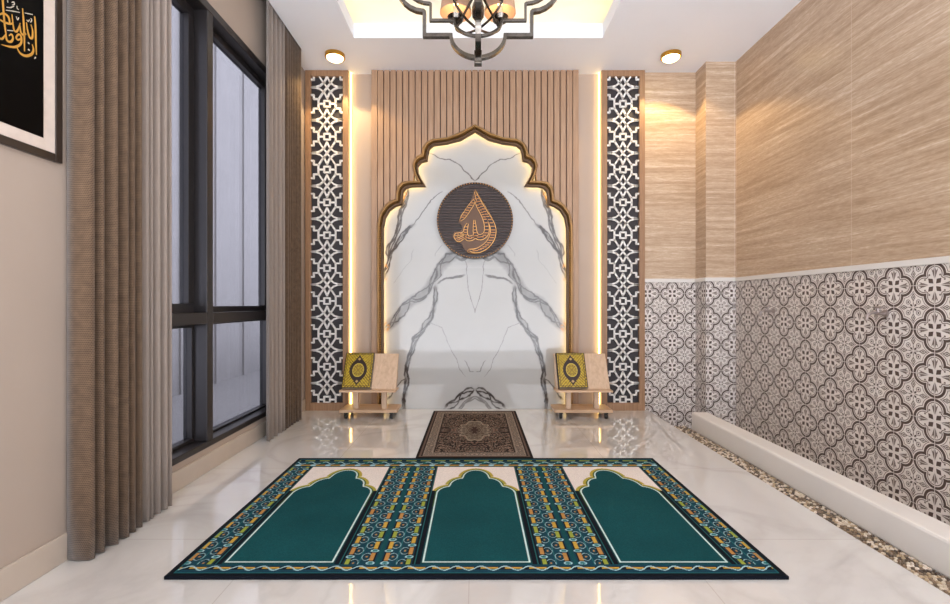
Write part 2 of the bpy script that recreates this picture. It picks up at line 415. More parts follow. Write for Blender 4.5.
# ------------------------------------------------------------------ window
win = empty('window_1', (XL, (WY0+WY1)/2, WZ0), 'tall dark framed window in the left wall between the curtains', 'window', kind='structure')
def wpart(mb, name, mats, parent=win, **kw):
    o = mb.build(name, mats, None, **kw); o.parent = parent
    o.matrix_parent_inverse = Matrix.Translation(-Vector(win.location)) if parent == win else Matrix.Translation(-Vector(win.location)); return o
GX = -1.60; F0 = -1.62; F1 = -1.497; t = .05
MY0, MY1 = 2.60, 2.66; TZ0, TZ1 = .826, .888
f = MB().box(F0, F1, WY0, WY1, WZ0, WZ0+.035).box(F0, F1, WY0, WY1, WZ1-t, WZ1).box(F0, F1, WY0, WY0+t, WZ0+.035, WZ1-t).box(F0, F1, WY1-.05, WY1, WZ0+.035, WZ1-t)
wpart(f, 'window_frame', 'frame_dark', bevel=.004)
wpart(MB().box(F0, F1, MY0, MY1, WZ0+.035, WZ1-t), 'mullion', 'frame_dark', bevel=.004)
wpart(MB().box(F0, F1, WY0+t, MY0, TZ0, TZ1).box(F0, F1, MY1, WY1-.05, TZ0, TZ1), 'transom', 'frame_dark', bevel=.004)
for (a, b_, c0, c1, s) in ((WY0+t, MY0, TZ1, WZ1-t, .05), (MY1, WY1-.05, TZ1, WZ1-t, .035), (WY0+t, MY0, WZ0+.035, TZ0, .02), (MY1, WY1-.05, WZ0+.035, TZ0, .012)):
    q = MB().box(GX-.02, GX+.03, a, b_, c0, c0+s).box(GX-.02, GX+.03, a, b_, c1-s, c1).box(GX-.02, GX+.03, a, a+s, c0+s, c1-s).box(GX-.02, GX+.03, b_-s, b_, c0+s, c1-s)
    so = wpart(q, 'sash', 'frame_dark', bevel=.003)
    g = MB().box(GX-.003, GX+.003, a+s, b_-s, c0+s, c1-s).build('pane', 'glass'); g.parent = so
# neighbouring facade outside the window, light render
plain('outer_wall', (146, 141, 138), .8, var=.03, scale=2)
fa = MB().box(-4.4, -4.2, -1, 12, -1, 6)
for q in range(14): fa.box(-4.2, -4.17, -.6+q*.9, -.52+q*.9, -1, 6)
structure(MB().box(-4.4, XL-.13, -1, 12, -.5, -.35).build('ground', 'outer_wall'), 'pale paving outside the window', 'ground')
structure(fa.build('wall_outside', 'outer_wall'), 'pale grey neighbouring wall seen dimly through the window panes', 'wall')
# ------------------------------------------------------------------ arch geometry (metres, slat plane)
S = 114.0
def A(px, py): return ((px-474.9)/S, EYE+(304-py)/S)
inner_l = [(383.5, 409.7), (383.5, 330), (383.5, 250), (383.7, 229), (385.5, 218.4), (390, 211), (396, 206.7), (402, 204.7), (402.6, 198.3), (403.3, 192.5), (406.4, 188.6), (412, 187.2), (426, 186.8), (421.2, 178.3), (418.5, 172.8), (418, 167.4), (421.5, 163), (427.6, 161.2), (428.2, 155.5), (429.6, 149.5), (434, 146), (446.5, 144.4), (461, 140.6), (474.9, 132.4)]
outer_l = [(377.5, 409.7), (377.5, 330), (377.5, 250), (377.8, 225), (380.6, 213), (386.4, 205), (391, 201.6), (396.2, 199.5), (396.6, 193), (398.2, 187), (402, 183), (407, 181.6), (417.4, 181.4), (414.6, 174.5), (412.6, 166.5), (414.3, 160.5), (417.5, 157), (421.8, 155), (423, 148.5), (426.4, 143.4), (432.5, 139.8), (447, 138.2), (459.5, 133.6), (474.9, 125.2)]
def full(l):
    a = [A(*p) for p in l]; return a + [(-x, z) for x, z in reversed(a[:-1])]
IN, OUT = full(inner_l), full(outer_l)
def lerp2(t): return [((1-t)*a[0]+t*b[0], (1-t)*a[1]+t*b[1]) for a, b in zip(OUT, IN)]
def densify(pts):
    o = []
    for a, b in zip(pts[:-1], pts[1:]):
        for k in range(4): o.append((a[0]+(b[0]-a[0])*k/4, a[1]+(b[1]-a[1])*k/4))
    return o+[pts[-1]]
YS = 4.08     # slat face
def loft(mb, prof, mi=0):
    """prof: list of (t between outer and inner, y)"""
    rows = [[(x, y, z) for x, z in lerp2(t)] for t, y in prof]; n = len(rows[0]); m = len(rows)
    v = [p for r in rows for p in r]; f = []
    for i in range(m):
        for j in range(n-1): f.append((i*n+j, i*n+j+1, ((i+1) % m)*n+j+1, ((i+1) % m)*n+j))
    mb.add(v, f, mi)
arch = empty('arch_frame', (0, YS, 0), 'antique gold scalloped arch frame outlining the white marble niche', 'arch frame')
def apart(mb, name, mats, parent, **kw):
    o = mb.build(name, mats, None, **kw); o.parent = parent; o.matrix_parent_inverse = Matrix.Translation(-Vector(parent.location)); return o
q = MB(); loft(q, [(-.05, YS-.001), (-.05, YS-.022), (.12, YS-.040), (.38, YS-.040), (.50, YS-.022), (.50, YS-.001)]); apart(q, 'outer_rail', 'gold_outer', arch, smooth=True)
q = MB(); loft(q, [(.50, YS+.02), (.50, YS-.018), (.58, YS-.012), (.72, YS-.024), (.90, YS-.024), (1.0, YS-.008), (1.0, YS+.02)]); apart(q, 'inner_rail', 'gold_inner', arch, smooth=True)
for side in (0, 1):
    q = MB()
    for k in range(74):
        z = .12 + k*.0215; x = (-1 if side == 0 else 1)*abs(A(380.4, 0)[0])
        q.lathe([(.0045, 0), (.0075, -.003), (.004, -.008)], n=6, axis='y', org=(x, YS-.020, z))
    apart(q, 'beading', 'gold_line', arch)
q = MB(); loft(q, [(.42, YS+.036), (.42, YS+.028), (.62, YS+.028), (.62, YS+.036)]); apart(q, 'light_strip', 'led_arch', arch)
# ------------------------------------------------------------------ bookmatched marble behind the arch
SM = 465/4.14
def Mx(px, py): return (px-475)/SM, EYE+(304-py)/SM
veins = [ # points in photo pixels of the left half, width in m, braid, strength
 ([(430.1,152.8),(438.3,157.9),(449.2,158.6),(457.4,165.5),(467.4,172.8),(474.7,181)], .006, .35, .85),
 ([(442.9,190),(431,199.2),(424.6,210.2),(413.7,224.7),(404,233),(396,245)], .0055, .5, .8),
 ([(413.7,224.7),(406.4,231),(399.1,240),(391.9,252),(388.2,263),(384,278)], .030, 1, .95),
 ([(407.3,186),(404.6,200),(401,214.7),(396.4,231.8),(390,246),(387,262)], .028, 1, .9),
 ([(460,250),(450,257),(440,266),(435.5,276),(429,285),(421,295),(411,302),(402.8,310),(394.5,321),(384,330)], .058, 1, .9),
 ([(464.7,273.7),(455,276.5),(446,278.5),(438,284)], .012, .8, .8),
 ([(437,284),(436,290),(434.7,302.9),(430.1,319.3),(423,329),(415,339.9),(409.7,356.4),(406.4,373),(407.3,386.2),(404.5,398),(403.9,412)], .028, .8, .95),
 ([(407,378),(401,382),(396.5,386.2),(388.2,399.5)], .008, .3, .8),
 ([(428,323),(432.9,322.5),(441.2,326.6),(446.2,339.9),(454.4,354.8),(460.2,367.2),(466,377)], .0035, .2, .55),
 ([(464.4,359.7),(468,367),(471,373),(475,373.4)], .004, .2, .6),
 ([(463,255),(465.6,262.8),(468.4,282.8),(470.2,297.4),(473,310),(475.6,319.3)], .0045, .3, .6),
 ([(447,410),(456,402.8),(462.7,396.2),(468,391.5),(475,389.5)], .050, 1, .95),
 ([(458,411),(464,404),(470,399),(475,397)], .020, 1, .6),
 ([(442,246),(434,253),(434,256)], .003, .2, .5),
 ([(414,250),(409,261),(397,277),(393,285)], .003, .2, .35),
 ([(455,256),(462,259),(468,256)], .016, 1, .7),
]
def marble_col(U, V):
    X = (U-.5)*1.78; Z = V*2.62; x = -np.abs(X); z = Z
    jx = (fbm(x, z, 3, 5, 9)-.5); jz = (fbm(x, z, 4, 5, 9)-.5)
    xx = x + jx*.055; zz = z + jz*.055
    base = np.array(lin(179, 177, 174)); soft = fbm(x, z, 8, 4, 2.5)[:, None]
    col = base[None]*(1.0+(soft-.5)*.12)
    n2 = fbm(x, z, 11, 4, 30); n3 = fbm(x, z, 12, 3, 14)
    a = np.zeros_like(x); gold = np.zeros_like(x)
    for pts, wd, br, st in veins:
        pw = [Mx(*p) for p in pts]
        x0 = min(p[0] for p in pw)-.08; x1 = max(p[0] for p in pw)+.08; y0 = min(p[1] for p in pw)-.08; y1 = max(p[1] for p in pw)+.08
        I = np.where((xx > x0) & (xx < x1) & (zz > y0) & (zz < y1))[0]
        d, par = segdist(xx[I], zz[I], pw)
        env = np.clip(1-d/(wd), 0, 1)
        taper = np.clip(np.minimum(par, 1-par)*8+.35, 0, 1)
        if br >= .8:    # strands inside a broad vein
            sd = signed(xx[I], zz[I], pw); L = sum(math.dist(a_, b_) for a_, b_ in zip(pw[:-1], pw[1:])); v = np.clip(env*1.8, 0, 1)*np.clip((.55 if len(pts) > 9 else .24)+.5*(n3[I]-.45), 0, 1)
            r_ = np.random.RandomState(int(wd*1e4)+len(pts))
            for k in range(5 if wd > .025 else 3):
                off = wd*.62*np.sin(par*L*r_.uniform(7, 15)+r_.uniform(0, 6.28))*np.clip(np.minimum(par, 1-par)*6+.3, 0, 1) + (n3[I]-.45)*wd*.5
                v = np.maximum(v, np.clip(1.7-np.abs(sd-off)/(.0030+.005*n2[I]), 0, 1)*np.clip(.6+n3[I]*1.0, 0, 1))
        else:
            v = np.clip((1-d/(wd*(.5+n2[I]*1.2)))*1.5, 0, 1)
        a[I] = np.maximum(a[I], v*st*taper)
    # short gilded patches where the big vein meets the frame
    gx, gz = Mx(386.5, 327); gold = np.clip(1-np.hypot((x-gx)/.035, (z-gz)/.05), 0, 1)*1.3*(n3 > .42)
    gx, gz = Mx(386, 272); gold = np.maximum(gold, np.clip(1-np.hypot((x-gx)/.02, (z-gz)/.09), 0, 1)*1.6*(n3 > .42))
    gx, gz = Mx(405, 196); gold = np.maximum(gold, np.clip(1-np.hypot((x-gx)/.025, (z-gz)/.08), 0, 1)*1.0*(n3 > .45))
    gold = np.clip(gold, 0, .85)
    a = np.clip(a, 0, 1)[:, None]
    vc = np.array(lin(46, 36, 33))[None]
    hz = np.clip((fbm(x*.35, z*9, 15, 3, 6)-.62)*7, 0, 1)[:, None]*(fbm(x, z, 16, 2, 2) > .5)[:, None]
    col = col*(1+hz*.10)
    col = col*(1-a)+vc*a
    return col*(1-gold[:, None]) + np.array(lin(190, 130, 40))[None]*gold[:, None]
mar = grid('marble_slab', 400, 520, lambda U, V: np.stack([(U-.5)*1.78, U*0+4.14, V*2.62], 1), marble_col, 'bookmatched_marble')
sol = mar.modifiers.new('thick', 'SOLIDIFY'); sol.thickness = .012; sol.offset = -1
tag(mar, 'polished white bookmatched marble with branching grey veins inside the gold arch', 'marble panel')
# ------------------------------------------------------------------ vertical slats
slat = empty('slat_panel', (0, YS, 0), 'panel of vertical pale oak slats above and beside the gold arch', 'wall panel')
OD = densify(lerp2(.3))
def zarch(x):
    best = -1
    for (xa, za), (xb, zb) in zip(OD[:-1], OD[1:]):
        if (xa-x)*(xb-x) <= 0:
            z = max(za, zb) if abs(xb-xa) < 1e-6 else za+(zb-za)*(x-xa)/(xb-xa)
            best = max(best, z)
    return best if best >= 0 else 0.0
def column(mb, xa, xb, y0, y1, top, mi=0):
    n = 3; xs = [xa+(xb-xa)*i/n for i in range(n+1)]
    zs = [zarch(x) for x in xs]
    if min(zs) == 0 and max(zs) > 0.3:      # straddles the jamb
        zs = [z if z > 0 else 0 for z in zs]
    v = []
    for x, z in zip(xs, zs): v += [(x, y0, z), (x, y1, z), (x, y0, top), (x, y1, top)]
    f = []
    for i in range(n):
        a, b = i*4, i*4+4
        f += [(a, b, b+2, a+2), (a+1, a+3, b+3, b+1), (a, a+1, b+1, b), (a+2, b+2, b+3, a+3)]
    f += [(0, 2, 3, 1), (n*4, n*4+1, n*4+3, n*4+2)]
    mb.add(v, f, mi)
SL0, SL1 = -.857, .857; pitch = (SL1-SL0)/31
q = MB(); 
for k in range(31):
    x0 = SL0+k*pitch+.0045; x1 = SL0+(k+1)*pitch-.0045
    column(q, x0, x1, YS, YS+.022, H-.001)
apart(q, 'slats', 'oak', slat)
q = MB()
for k in range(62):
    x0 = SL0+k*pitch/2; column(q, x0, x0+pitch/2, YS+.0222, YS+.03, H-.001)
apart(q, 'backing_board', 'slat_gap', slat)
for sg in (-1, 1):
    xa, xb = sorted((sg*.857, sg*.908))
    apart(MB().box(xa, xb, YS-.004, YS+.06, 0, H-.001), 'side_border', 'oak', slat, bevel=.002)
# ------------------------------------------------------------------ lattice panels
def lattice_panel(sgn, label):
    x0, x1 = 1.112, 1.492; r = empty('lattice_panel', (sgn*(x0+x1)/2, YS, 0), label, 'lattice panel', 'lattice panels either side of the arch')
    hw = (x1-x0)/2; ow = .141; ZA, ZB = .068, 2.936
    q = MB().box(-hw, -ow, 0, .06, 0, H-.001).box(ow, hw, 0, .06, 0, H-.001).box(-ow, ow, 0, .06, 0, ZA).box(-ow, ow, 0, .06, ZB, H-.001)
    q.build('wood_frame', 'oak_frame', r, bevel=.002)
    MB().box(-ow, ow, .03, .05, ZA, ZB).build('backing_board', 'lattice_back', r)
    q = MB(); u = .001166; per = .2892; c0 = .095
    segs = []
    def pl(*pts): segs.append([(a*u, b*u) for a, b in pts])
    for s in (-1, 1):
        pl((s*27, 0), (s*65, 0)); pl((s*65, -38), (s*65, 38))
        pl((s*60, 36), (s*100, 36), (s*100, 66), (s*124, 66)); pl((s*60, -36), (s*100, -36), (s*100, -66), (s*124, -66))
        pl((s*63, 36), (s*42, 68), (s*20, 98), (0, 124), (-s*20, 150), (-s*42, 180), (-s*63, 212))
        pl((0, 40), (s*20, 84), (s*52, 111), (s*85, 121), (s*124, 124)); pl((0, 208), (s*20, 164), (s*52, 137), (s*85, 127), (s*124, 124))
    pl((-22, -22), (22, -22), (22, 22), (-22, 22), (-22, -22))
    hwid = .0068
    for k in range(-1, 11):
        cz = c0+k*per
        for s in segs:
            for (ax, az), (bx, bz) in zip(s[:-1], s[1:]):
                az2, bz2 = az+cz, bz+cz
                a = Vector((ax, az2)); b = Vector((bx, bz2)); d = (b-a).normalized(); a -= d*hwid*.55; b += d*hwid*.55
                for lo, hi in ((ZA, ZB),):
                    if max(a.y, b.y) < lo or min(a.y, b.y) > hi: break
                    if abs(d.y) > 1e-6:
                        if a.y < lo: a = a+d*((lo-a.y)/d.y)
                        if b.y < lo: b = b-d*((b.y-lo)/d.y)
                        if a.y > hi: a = a+d*((hi-a.y)/d.y)
                        if b.y > hi: b = b-d*((b.y-hi)/d.y)
                else:
                    a.x = max(-ow-.004, min(ow+.004, a.x)); b.x = max(-ow-.004, min(ow+.004, b.x))
                    n = Vector((-d.y, d.x))*hwid
                    c4 = [a+n, a-n, b-n, b+n]
                    v = [(p.x, .006, p.y) for p in c4]+[(p.x, .022, p.y) for p in c4]
                    q.add(v, [(0, 1, 2, 3), (7, 6, 5, 4), (0, 4, 5, 1), (1, 5, 6, 2), (2, 6, 7, 3), (3, 7, 4, 0)])
    q.build('lattice_screen', 'lattice_white', r)
    xi = -sgn*hw; a, b = sorted((xi-sgn*.003, xi-sgn*.015))
    MB().box(a, b, .045, .06, .0, H-.002).build('light_strip', 'led_warm', r)
    return r
lattice_panel(-1, 'white fretwork panel in oak frame beside the curtain on the left')
lattice_panel(1, 'white fretwork panel in oak frame beside the stone and tile wall')
# ------------------------------------------------------------------ round calligraphy medallion
med = empty('calligraphy_medallion', (0, 4.085, EYE+(304-221)/113.3), 'round dark ribbed medallion with golden drop-shaped calligraphy on the marble', 'medallion')
R = .334
q = MB(); q.lathe([(R-.012, .05), (R-.012, .004), (R-.03, .004), (R-.03, .02)], n=72, axis='y')
q.build('disc', 'disc_dark', med)
q = MB()
for k in range(-13, 14):
    z = k*.0245; hwid = math.sqrt(max(0, (R-.02)**2-z*z))
    if hwid > .02:
        q.add([(-hwid, .003, z-.006), (hwid, .003, z-.006), (hwid, -.004, z), (-hwid, -.004, z), (-hwid, .003, z+.006), (hwid, .003, z+.006), (-hwid, .008, z-.006), (hwid, .008, z-.006), (-hwid, .008, z+.006), (hwid, .008, z+.006)],
              [(0, 1, 2, 3), (3, 2, 5, 4), (6, 7, 1, 0), (4, 5, 9, 8)])
q.build('ribs', 'rib_edge', med)
q = MB(); q.tube([((R-.008)*math.cos(a), .0, (R-.008)*math.sin(a)) for a in [2*PI*i/90 for i in range(90)]], 0, closed=True, flat=(.008, .012)); q.build('rim', 'disc_rim', med)
q = MB()
for i in range(84):
    a = 2*PI*i/84; q.lathe([(.001, -.017), (.0045, -.014), (.005, -.011)], n=6, axis='y', org=((R-.008)*math.cos(a), 0, (R-.008)*math.sin(a)))
q.build('stud_beading', 'gold_line', med)
def K(x, y): return ((x-303)/7.947/113.3, (303-y)/7.947/113.3)
def ribbon(mb, pts, wid, y0, y1, mi=0, extra=0.0):
    P2 = [Vector(p) for p in pts]; n = len(P2); L_, R_ = [], []
    for i, p in enumerate(P2):
        d = (P2[min(n-1, i+1)]-P2[max(0, i-1)]).normalized(); nn = Vector((-d.y, d.x)); ww = wid[i]/2+extra
        L_.append(p+nn*ww); R_.append(p-nn*ww)
    v = []
    for l, r_ in zip(L_, R_): v += [(l.x, y0, l.y), (r_.x, y0, r_.y), (l.x, y1, l.y), (r_.x, y1, r_.y)]
    f = []
    for i in range(n-1):
        a, b = 4*i, 4*i+4
        f += [(a, a+1, b+1, b), (a+2, b+2, b+3, a+3), (a, b, b+2, a+2), (a+1, a+3, b+3, b+1)]
    f += [(0, 2, 3, 1), (4*n-4, 4*n-3, 4*n-1, 4*n-2)]
    mb.add(v, f, mi)
strokes = [ # centre line in photo-crop units and stroke widths
 ([(303, 78), (330, 145), (362, 205), (398, 265), (428, 315), (446, 370), (440, 430), (405, 490), (350, 530), (300, 545), (262, 540)], [6, 26, 30, 32, 36, 40, 42, 42, 38, 26, 6]),
 ([(300, 132), (330, 195), (362, 250), (386, 305), (396, 360), (388, 410), (352, 436), (318, 428), (304, 395), (300, 345), (298, 300)], [6, 22, 26, 30, 34, 36, 38, 34, 26, 18, 5]),
 ([(304, 425), (280, 442), (250, 446), (232, 425), (228, 385), (236, 350), (246, 328)], [26, 32, 34, 30, 26, 20, 6]),
 ([(232, 430), (210, 438), (192, 448), (176, 458), (160, 448), (150, 425), (170, 412), (196, 410), (214, 395)], [16, 22, 26, 26, 24, 20, 18, 14, 6]),
 ([(300, 140), (284, 168), (258, 205), (232, 245), (206, 280), (186, 306)], [8, 26, 32, 32, 28, 6]),
]
q = MB(); q2 = MB(); q3 = MB()
for pts, wd in strokes:
    cc = catmull([(*K(*p), w/7.947/113.3) for p, w in zip(pts, wd)], 6)
    pp = [(a, b) for a, b, c in cc]; ww = [max(.003, c) for a, b, c in cc]
    ribbon(q, pp, ww, -.018, -.004, extra=.0042)
    ribbon(q2, pp, ww, -.023, -.017, extra=-.0008)
    last = None
    for i in range(1, len(pp)-1):
        if ww[i] > .014 and (last is None or math.dist(pp[i], last) > .022): q3.box(pp[i][0]-ww[i]*.40, pp[i][0]+ww[i]*.40, -.0245, -.021, pp[i][1]-.004, pp[i][1]+.004); last = pp[i]
dropl = [K(*p) for p in catmull([(303, 60), (345, 130), (395, 210), (445, 300), (470, 380), (455, 460), (400, 530), (320, 562), (250, 556), (258, 530), (330, 520), (390, 480), (418, 420), (420, 360), (400, 300), (370, 240)], 5)]
dropo = [K(*p) for p in catmull([(303, 60), (350, 135), (395, 205), (440, 285), (468, 375), (458, 450), (405, 525), (325, 560), (235, 548), (190, 480), (128, 440), (140, 395), (190, 385), (200, 345), (172, 310), (215, 240), (265, 160)], 4, True)]
q.tube([(a, -.012, b) for a, b in dropl], .0022, 5)
dp = MB(); n_ = len(dropo); dp.add([(a, -.006, b) for a, b in dropo]+[(a, .002, b) for a, b in dropo], [tuple(range(n_))]+[(i, (i+1) % n_, n_+(i+1) % n_, n_+i) for i in range(n_)]); dp.build('drop_plate', 'drop_plate', med)
q.build('calligraphy_outline', 'gold_line', med); q2.build('calligraphy_fill', 'stroke_fill', med); q3.build('calligraphy_stripes', 'stroke_stripe', med)
bk = MB().lathe([(.2, .052), (.2, .034)], n=32, axis='y'); bk.build('mounting_plate', 'disc_rim', med)
# ------------------------------------------------------------------ prayer carpet
CX0, CX1, CY0, CY1 = -1.055, 1.065, 1.577, 2.79
PW = (CX1-CX0)/3
teal = np.array(lin(18, 68, 72)); teal2 = np.array(lin(32, 100, 102)); navy = np.array(lin(20, 58, 72)); dark = np.array(lin(14, 18, 26))
cream = np.array(lin(216, 206, 200)); gold = np.array(lin(184, 148, 62)); lime = np.array(lin(140, 150, 60)); pale = np.array(lin(158, 196, 204)); orange = np.array(lin(170, 124, 68)); white_line = np.array(lin(196, 218, 214))
def arch_pts(off=0):
    L_ = []
    def arc(cx, cy, rx, ry, a0, a1, n=10):
        for k in range(n+1):
            a = math.radians(a0+(a1-a0)*k/n); L_.append((cx+(rx+off)*math.cos(a), cy+(ry+off)*math.sin(a)))
    L_.append((.192+off, 1.665-off))
    arc(.130, 2.265, .062, .090, 0, 84); arc(.066, 2.365, .066, .100, 8, 84); arc(0, 2.480, .068, .106, 5, 90)
    return L_ + [(-x, y) for x, y in reversed(L_[:-1])]
niche = arch_pts(); niche2 = arch_pts(.027)
def carpet_col(U, V):
    X = CX0+U*(CX1-CX0); Y = CY0+V*(CY1-CY0); n = X.size
    p = np.clip(((X-CX0)/PW).astype(int), 0, 2); x = X-(CX0+(p+.5)*PW); ax = np.abs(x)
    col = np.tile(navy, (n, 1)).astype(float)
    def put(mask, c): col[mask] = c
    e = PW/2-ax     # distance to the panel side
    top = CY1-Y; bot = Y-CY0
    # chains of the side borders
    def chain(d, s, dirn, per=.082):
        f = s/per; k = np.floor(f); t = (f-k-.5)
        put(np.abs(d) < .0125, dark)
        put((np.abs(d) < .0075) & (np.abs(t) < .30), gold)
        alt = (k.astype(int) % 3 == 0)
        put((np.abs(d) < .0075) & (np.abs(t) < .30) & alt, lime)
        put((np.abs(d) < .0075) & (np.abs(t) < .30) & (k.astype(int) % 4 == 1), orange)
        kk = np.hypot(d/.017, (np.abs(t)-.5)*per/.011)
        put((kk < .9), pale); put(kk < .62, teal2)
        dd = d*dirn-.022; r = np.hypot(dd/.017, t*per/.025)
        put((r < 1) & (dd > -.012), pale*.75); put((r < .86) & (dd > -.012), dark); put((r < .62) & (dd > -.012), navy); put((r < .22), orange)
    side = (ax > .215)
    col_s = col
    chain(e-.026, Y-CY0, 1); chain(e-.108, Y-CY0-.041, -1)
    put(np.abs(e-.067) < .0022, teal2)
    put(e < .008, teal); 
    put((e > .122) & side, dark); put((e > .131) & (e < .135), teal2)
    # head and foot borders
    hb = top < .152; put(hb, navy)
    fr = (np.abs(((X-CX0)/.085) % 1-.5))
    put(hb & (np.abs(top-.125) < .012), dark); put(hb & (np.abs(top-.125) < .007) & (fr > .15), gold)
    put(hb & (np.hypot((fr-.0)*.085/.016, (top-.125)/.012) < 1), pale)
    put(hb & (np.abs(top-.05) < .010), dark); put(hb & (np.abs(top-.05) < .006) & (fr > .15), lime)
    wv = .088+.017*np.sin(X*2*PI/.085); put(hb & (np.abs(top-wv) < .004), pale)
    put(hb & (np.hypot((fr-.5)*.085/.012, (top-.088)/.010) < 1), teal2)
    fb = bot < .075; put(fb, navy); put(fb & (np.abs(bot-.05) < .008), dark); put(fb & (np.abs(bot-.05) < .0045) & (fr > .15), gold)
    wv = .05+.012*np.sin(X*2*PI/.085); put(fb & (np.abs(bot-wv) < .0028), pale)
    # niche field
    fld = (ax < .215) & (top >= .152) & (bot >= .075)
    put(fld, teal*.8); put(fld & (Y > 2.30), cream)
    i2 = inpoly(x, Y, niche2) & fld & (Y > 2.30); i1 = inpoly(x, Y, niche) & fld
    g = np.clip((fbm(X, Y, 21, 3, 9)), 0, 1)[:, None]
    col[i2] = (lime*(1-g)+gold*g)[i2]
    i3 = inpoly(x, Y, arch_pts(.011)) & fld & (Y > 2.12); col[i3] = np.array(lin(56, 84, 44))
    put(fld & ~i2 & (Y <= 2.30) & (ax > .2), dark)
    t = (fbm(X, Y, 22, 4, 5))[:, None]
    col[i1] = (teal[None]*(.82+.36*t))[i1]
    d, _ = segdist(x[fld], Y[fld], niche + [niche[0]]); I = np.where(fld)[0][d < .0034]; col[I] = white_line
    # outer edge binding
    E_ = np.minimum(np.minimum(X-CX0, CX1-X), np.minimum(top, bot)); put(E_ < .019, dark); put((E_ > .019) & (E_ < .023), teal2)
    return col
def carpet_pos(U, V):
    X = CX0+U*(CX1-CX0); Y = CY0+V*(CY1-CY0); return np.stack([X, Y, np.full_like(X, .012)], 1)
o = grid('prayer_carpet', 700, 404, carpet_pos, carpet_col, 'carpet_pile')
s = o.modifiers.new('thick', 'SOLIDIFY'); s.thickness = .011; s.offset = -1
tag(o, 'wide teal prayer carpet with three scalloped niches on the marble floor', 'carpet')
# small brown rug
RX0, RX1, RY0, RY1 = -.358, .352, 2.80, 4.03
def rug_col(U, V):
    X = (U-.5)*.71; Y = (V-.5)*1.23; ax = np.abs(X); ay = np.abs(Y); e = np.minimum(.355-ax, .615-ay)
    c = lambda *a: np.array(lin(*a))
    n = fbm(ax, ay, 31, 3, 45); n2 = fbm(ax, ay, 32, 2, 22)
    col = np.tile(c(42, 34, 32), (X.size, 1))
    t = np.abs(np.sin(ax*120+n*9)*np.sin(ay*95+n2*9)); m = t > .58; col[m] = c(138, 124, 112); m = t > .85; col[m] = c(112, 74, 60)
    r = np.hypot(ax/.11, ay/.24); r2 = r+.12*np.sin(np.arctan2(ay, ax)*12)
    med_ = r2 < 1; col[med_] = c(112, 101, 90); m = med_ & (t > .6); col[m] = c(60, 44, 38); col[(r2 > .93) & (r2 < 1.03)] = c(140, 128, 114); col[r2 < .3] = c(56, 40, 36)
    cr = np.hypot((.245-ax)/.10, (.505-ay)/.17) < 1; col[cr & (t > .4)] = c(132, 112, 100)
    b = e < .105; col[b] = c(116, 106, 98); f = np.abs(np.sin((ax+ay)*70+n*6)*np.cos((ax-ay)*70)); col[b & (f > .45)] = c(84, 66, 58); col[b & (f > .8)] = c(162, 144, 128)
    for q_, w_ in ((.105, .004), (.032, .004), (.092, .002), (.042, .002)): col[np.abs(e-q_) < w_] = c(44, 34, 32) if w_ > .003 else c(146, 134, 122)
    col[e < .028] = c(96, 78, 70); col[e < .016] = c(28, 22, 20)
    return col
o = grid('small_rug', 240, 400, lambda U, V: np.stack([RX0+U*(RX1-RX0), RY0+V*(RY1-RY0), np.full_like(U, .010)], 1), rug_col, 'rug_pile')
s = o.modifiers.new('thick', 'SOLIDIFY'); s.thickness = .009; s.offset = -1
tag(o, 'small dark brown patterned rug running up to the marble niche', 'rug')
# ------------------------------------------------------------------ pebble strip
q = MB(); cols = []
pal = [lin(196, 180, 158), lin(120, 98, 76), lin(70, 56, 44), lin(170, 148, 118), lin(214, 200, 184), lin(96, 80, 62)]
y = .9
while y < 3.56:
    x = 1.527 + random.random()*.006
    while x < 1.606:
        rx = random.uniform(.005, .0085); ry = random.uniform(.006, .011); a = random.random()*PI; n = 7; base = len(q.v); cc = random.choice(pal)
        v = [(x+rx*1.0*math.cos(t_)*math.cos(a)-ry*math.sin(t_)*math.sin(a), y+rx*math.cos(t_)*math.sin(a)+ry*math.sin(t_)*math.cos(a), -.001) for t_ in [2*PI*j/n for j in range(n)]]
        v2 = [(x+(px-x)*.7, y+(py-y)*.7, .0045) for px, py, _ in v]
        q.add(v+v2, [(j, (j+1) % n, n+(j+1) % n, n+j) for j in range(n)]+[tuple(range(n, 2*n))]); cols += [cc]*(2*n)
        x += .0145
    y += .0165
o = q.build('pebble_strip', 'pebbles')
at = o.data.color_attributes.new('pattern', 'FLOAT_COLOR', 'POINT'); at.data.foreach_set('color', np.array([(*c, 1) for c in cols], np.float32).ravel())
tag(o, 'narrow strip of brown and cream pebbles along the white kerb', 'pebbles', kind='stuff')
plain('grout_dark', (120, 104, 88), .8)
structure(MB().box(1.5225, 1.6095, .5, 3.565, -.3, -.0005).build('trim_3', 'grout_dark'), 'grout bed under the pebble strip', 'trim')
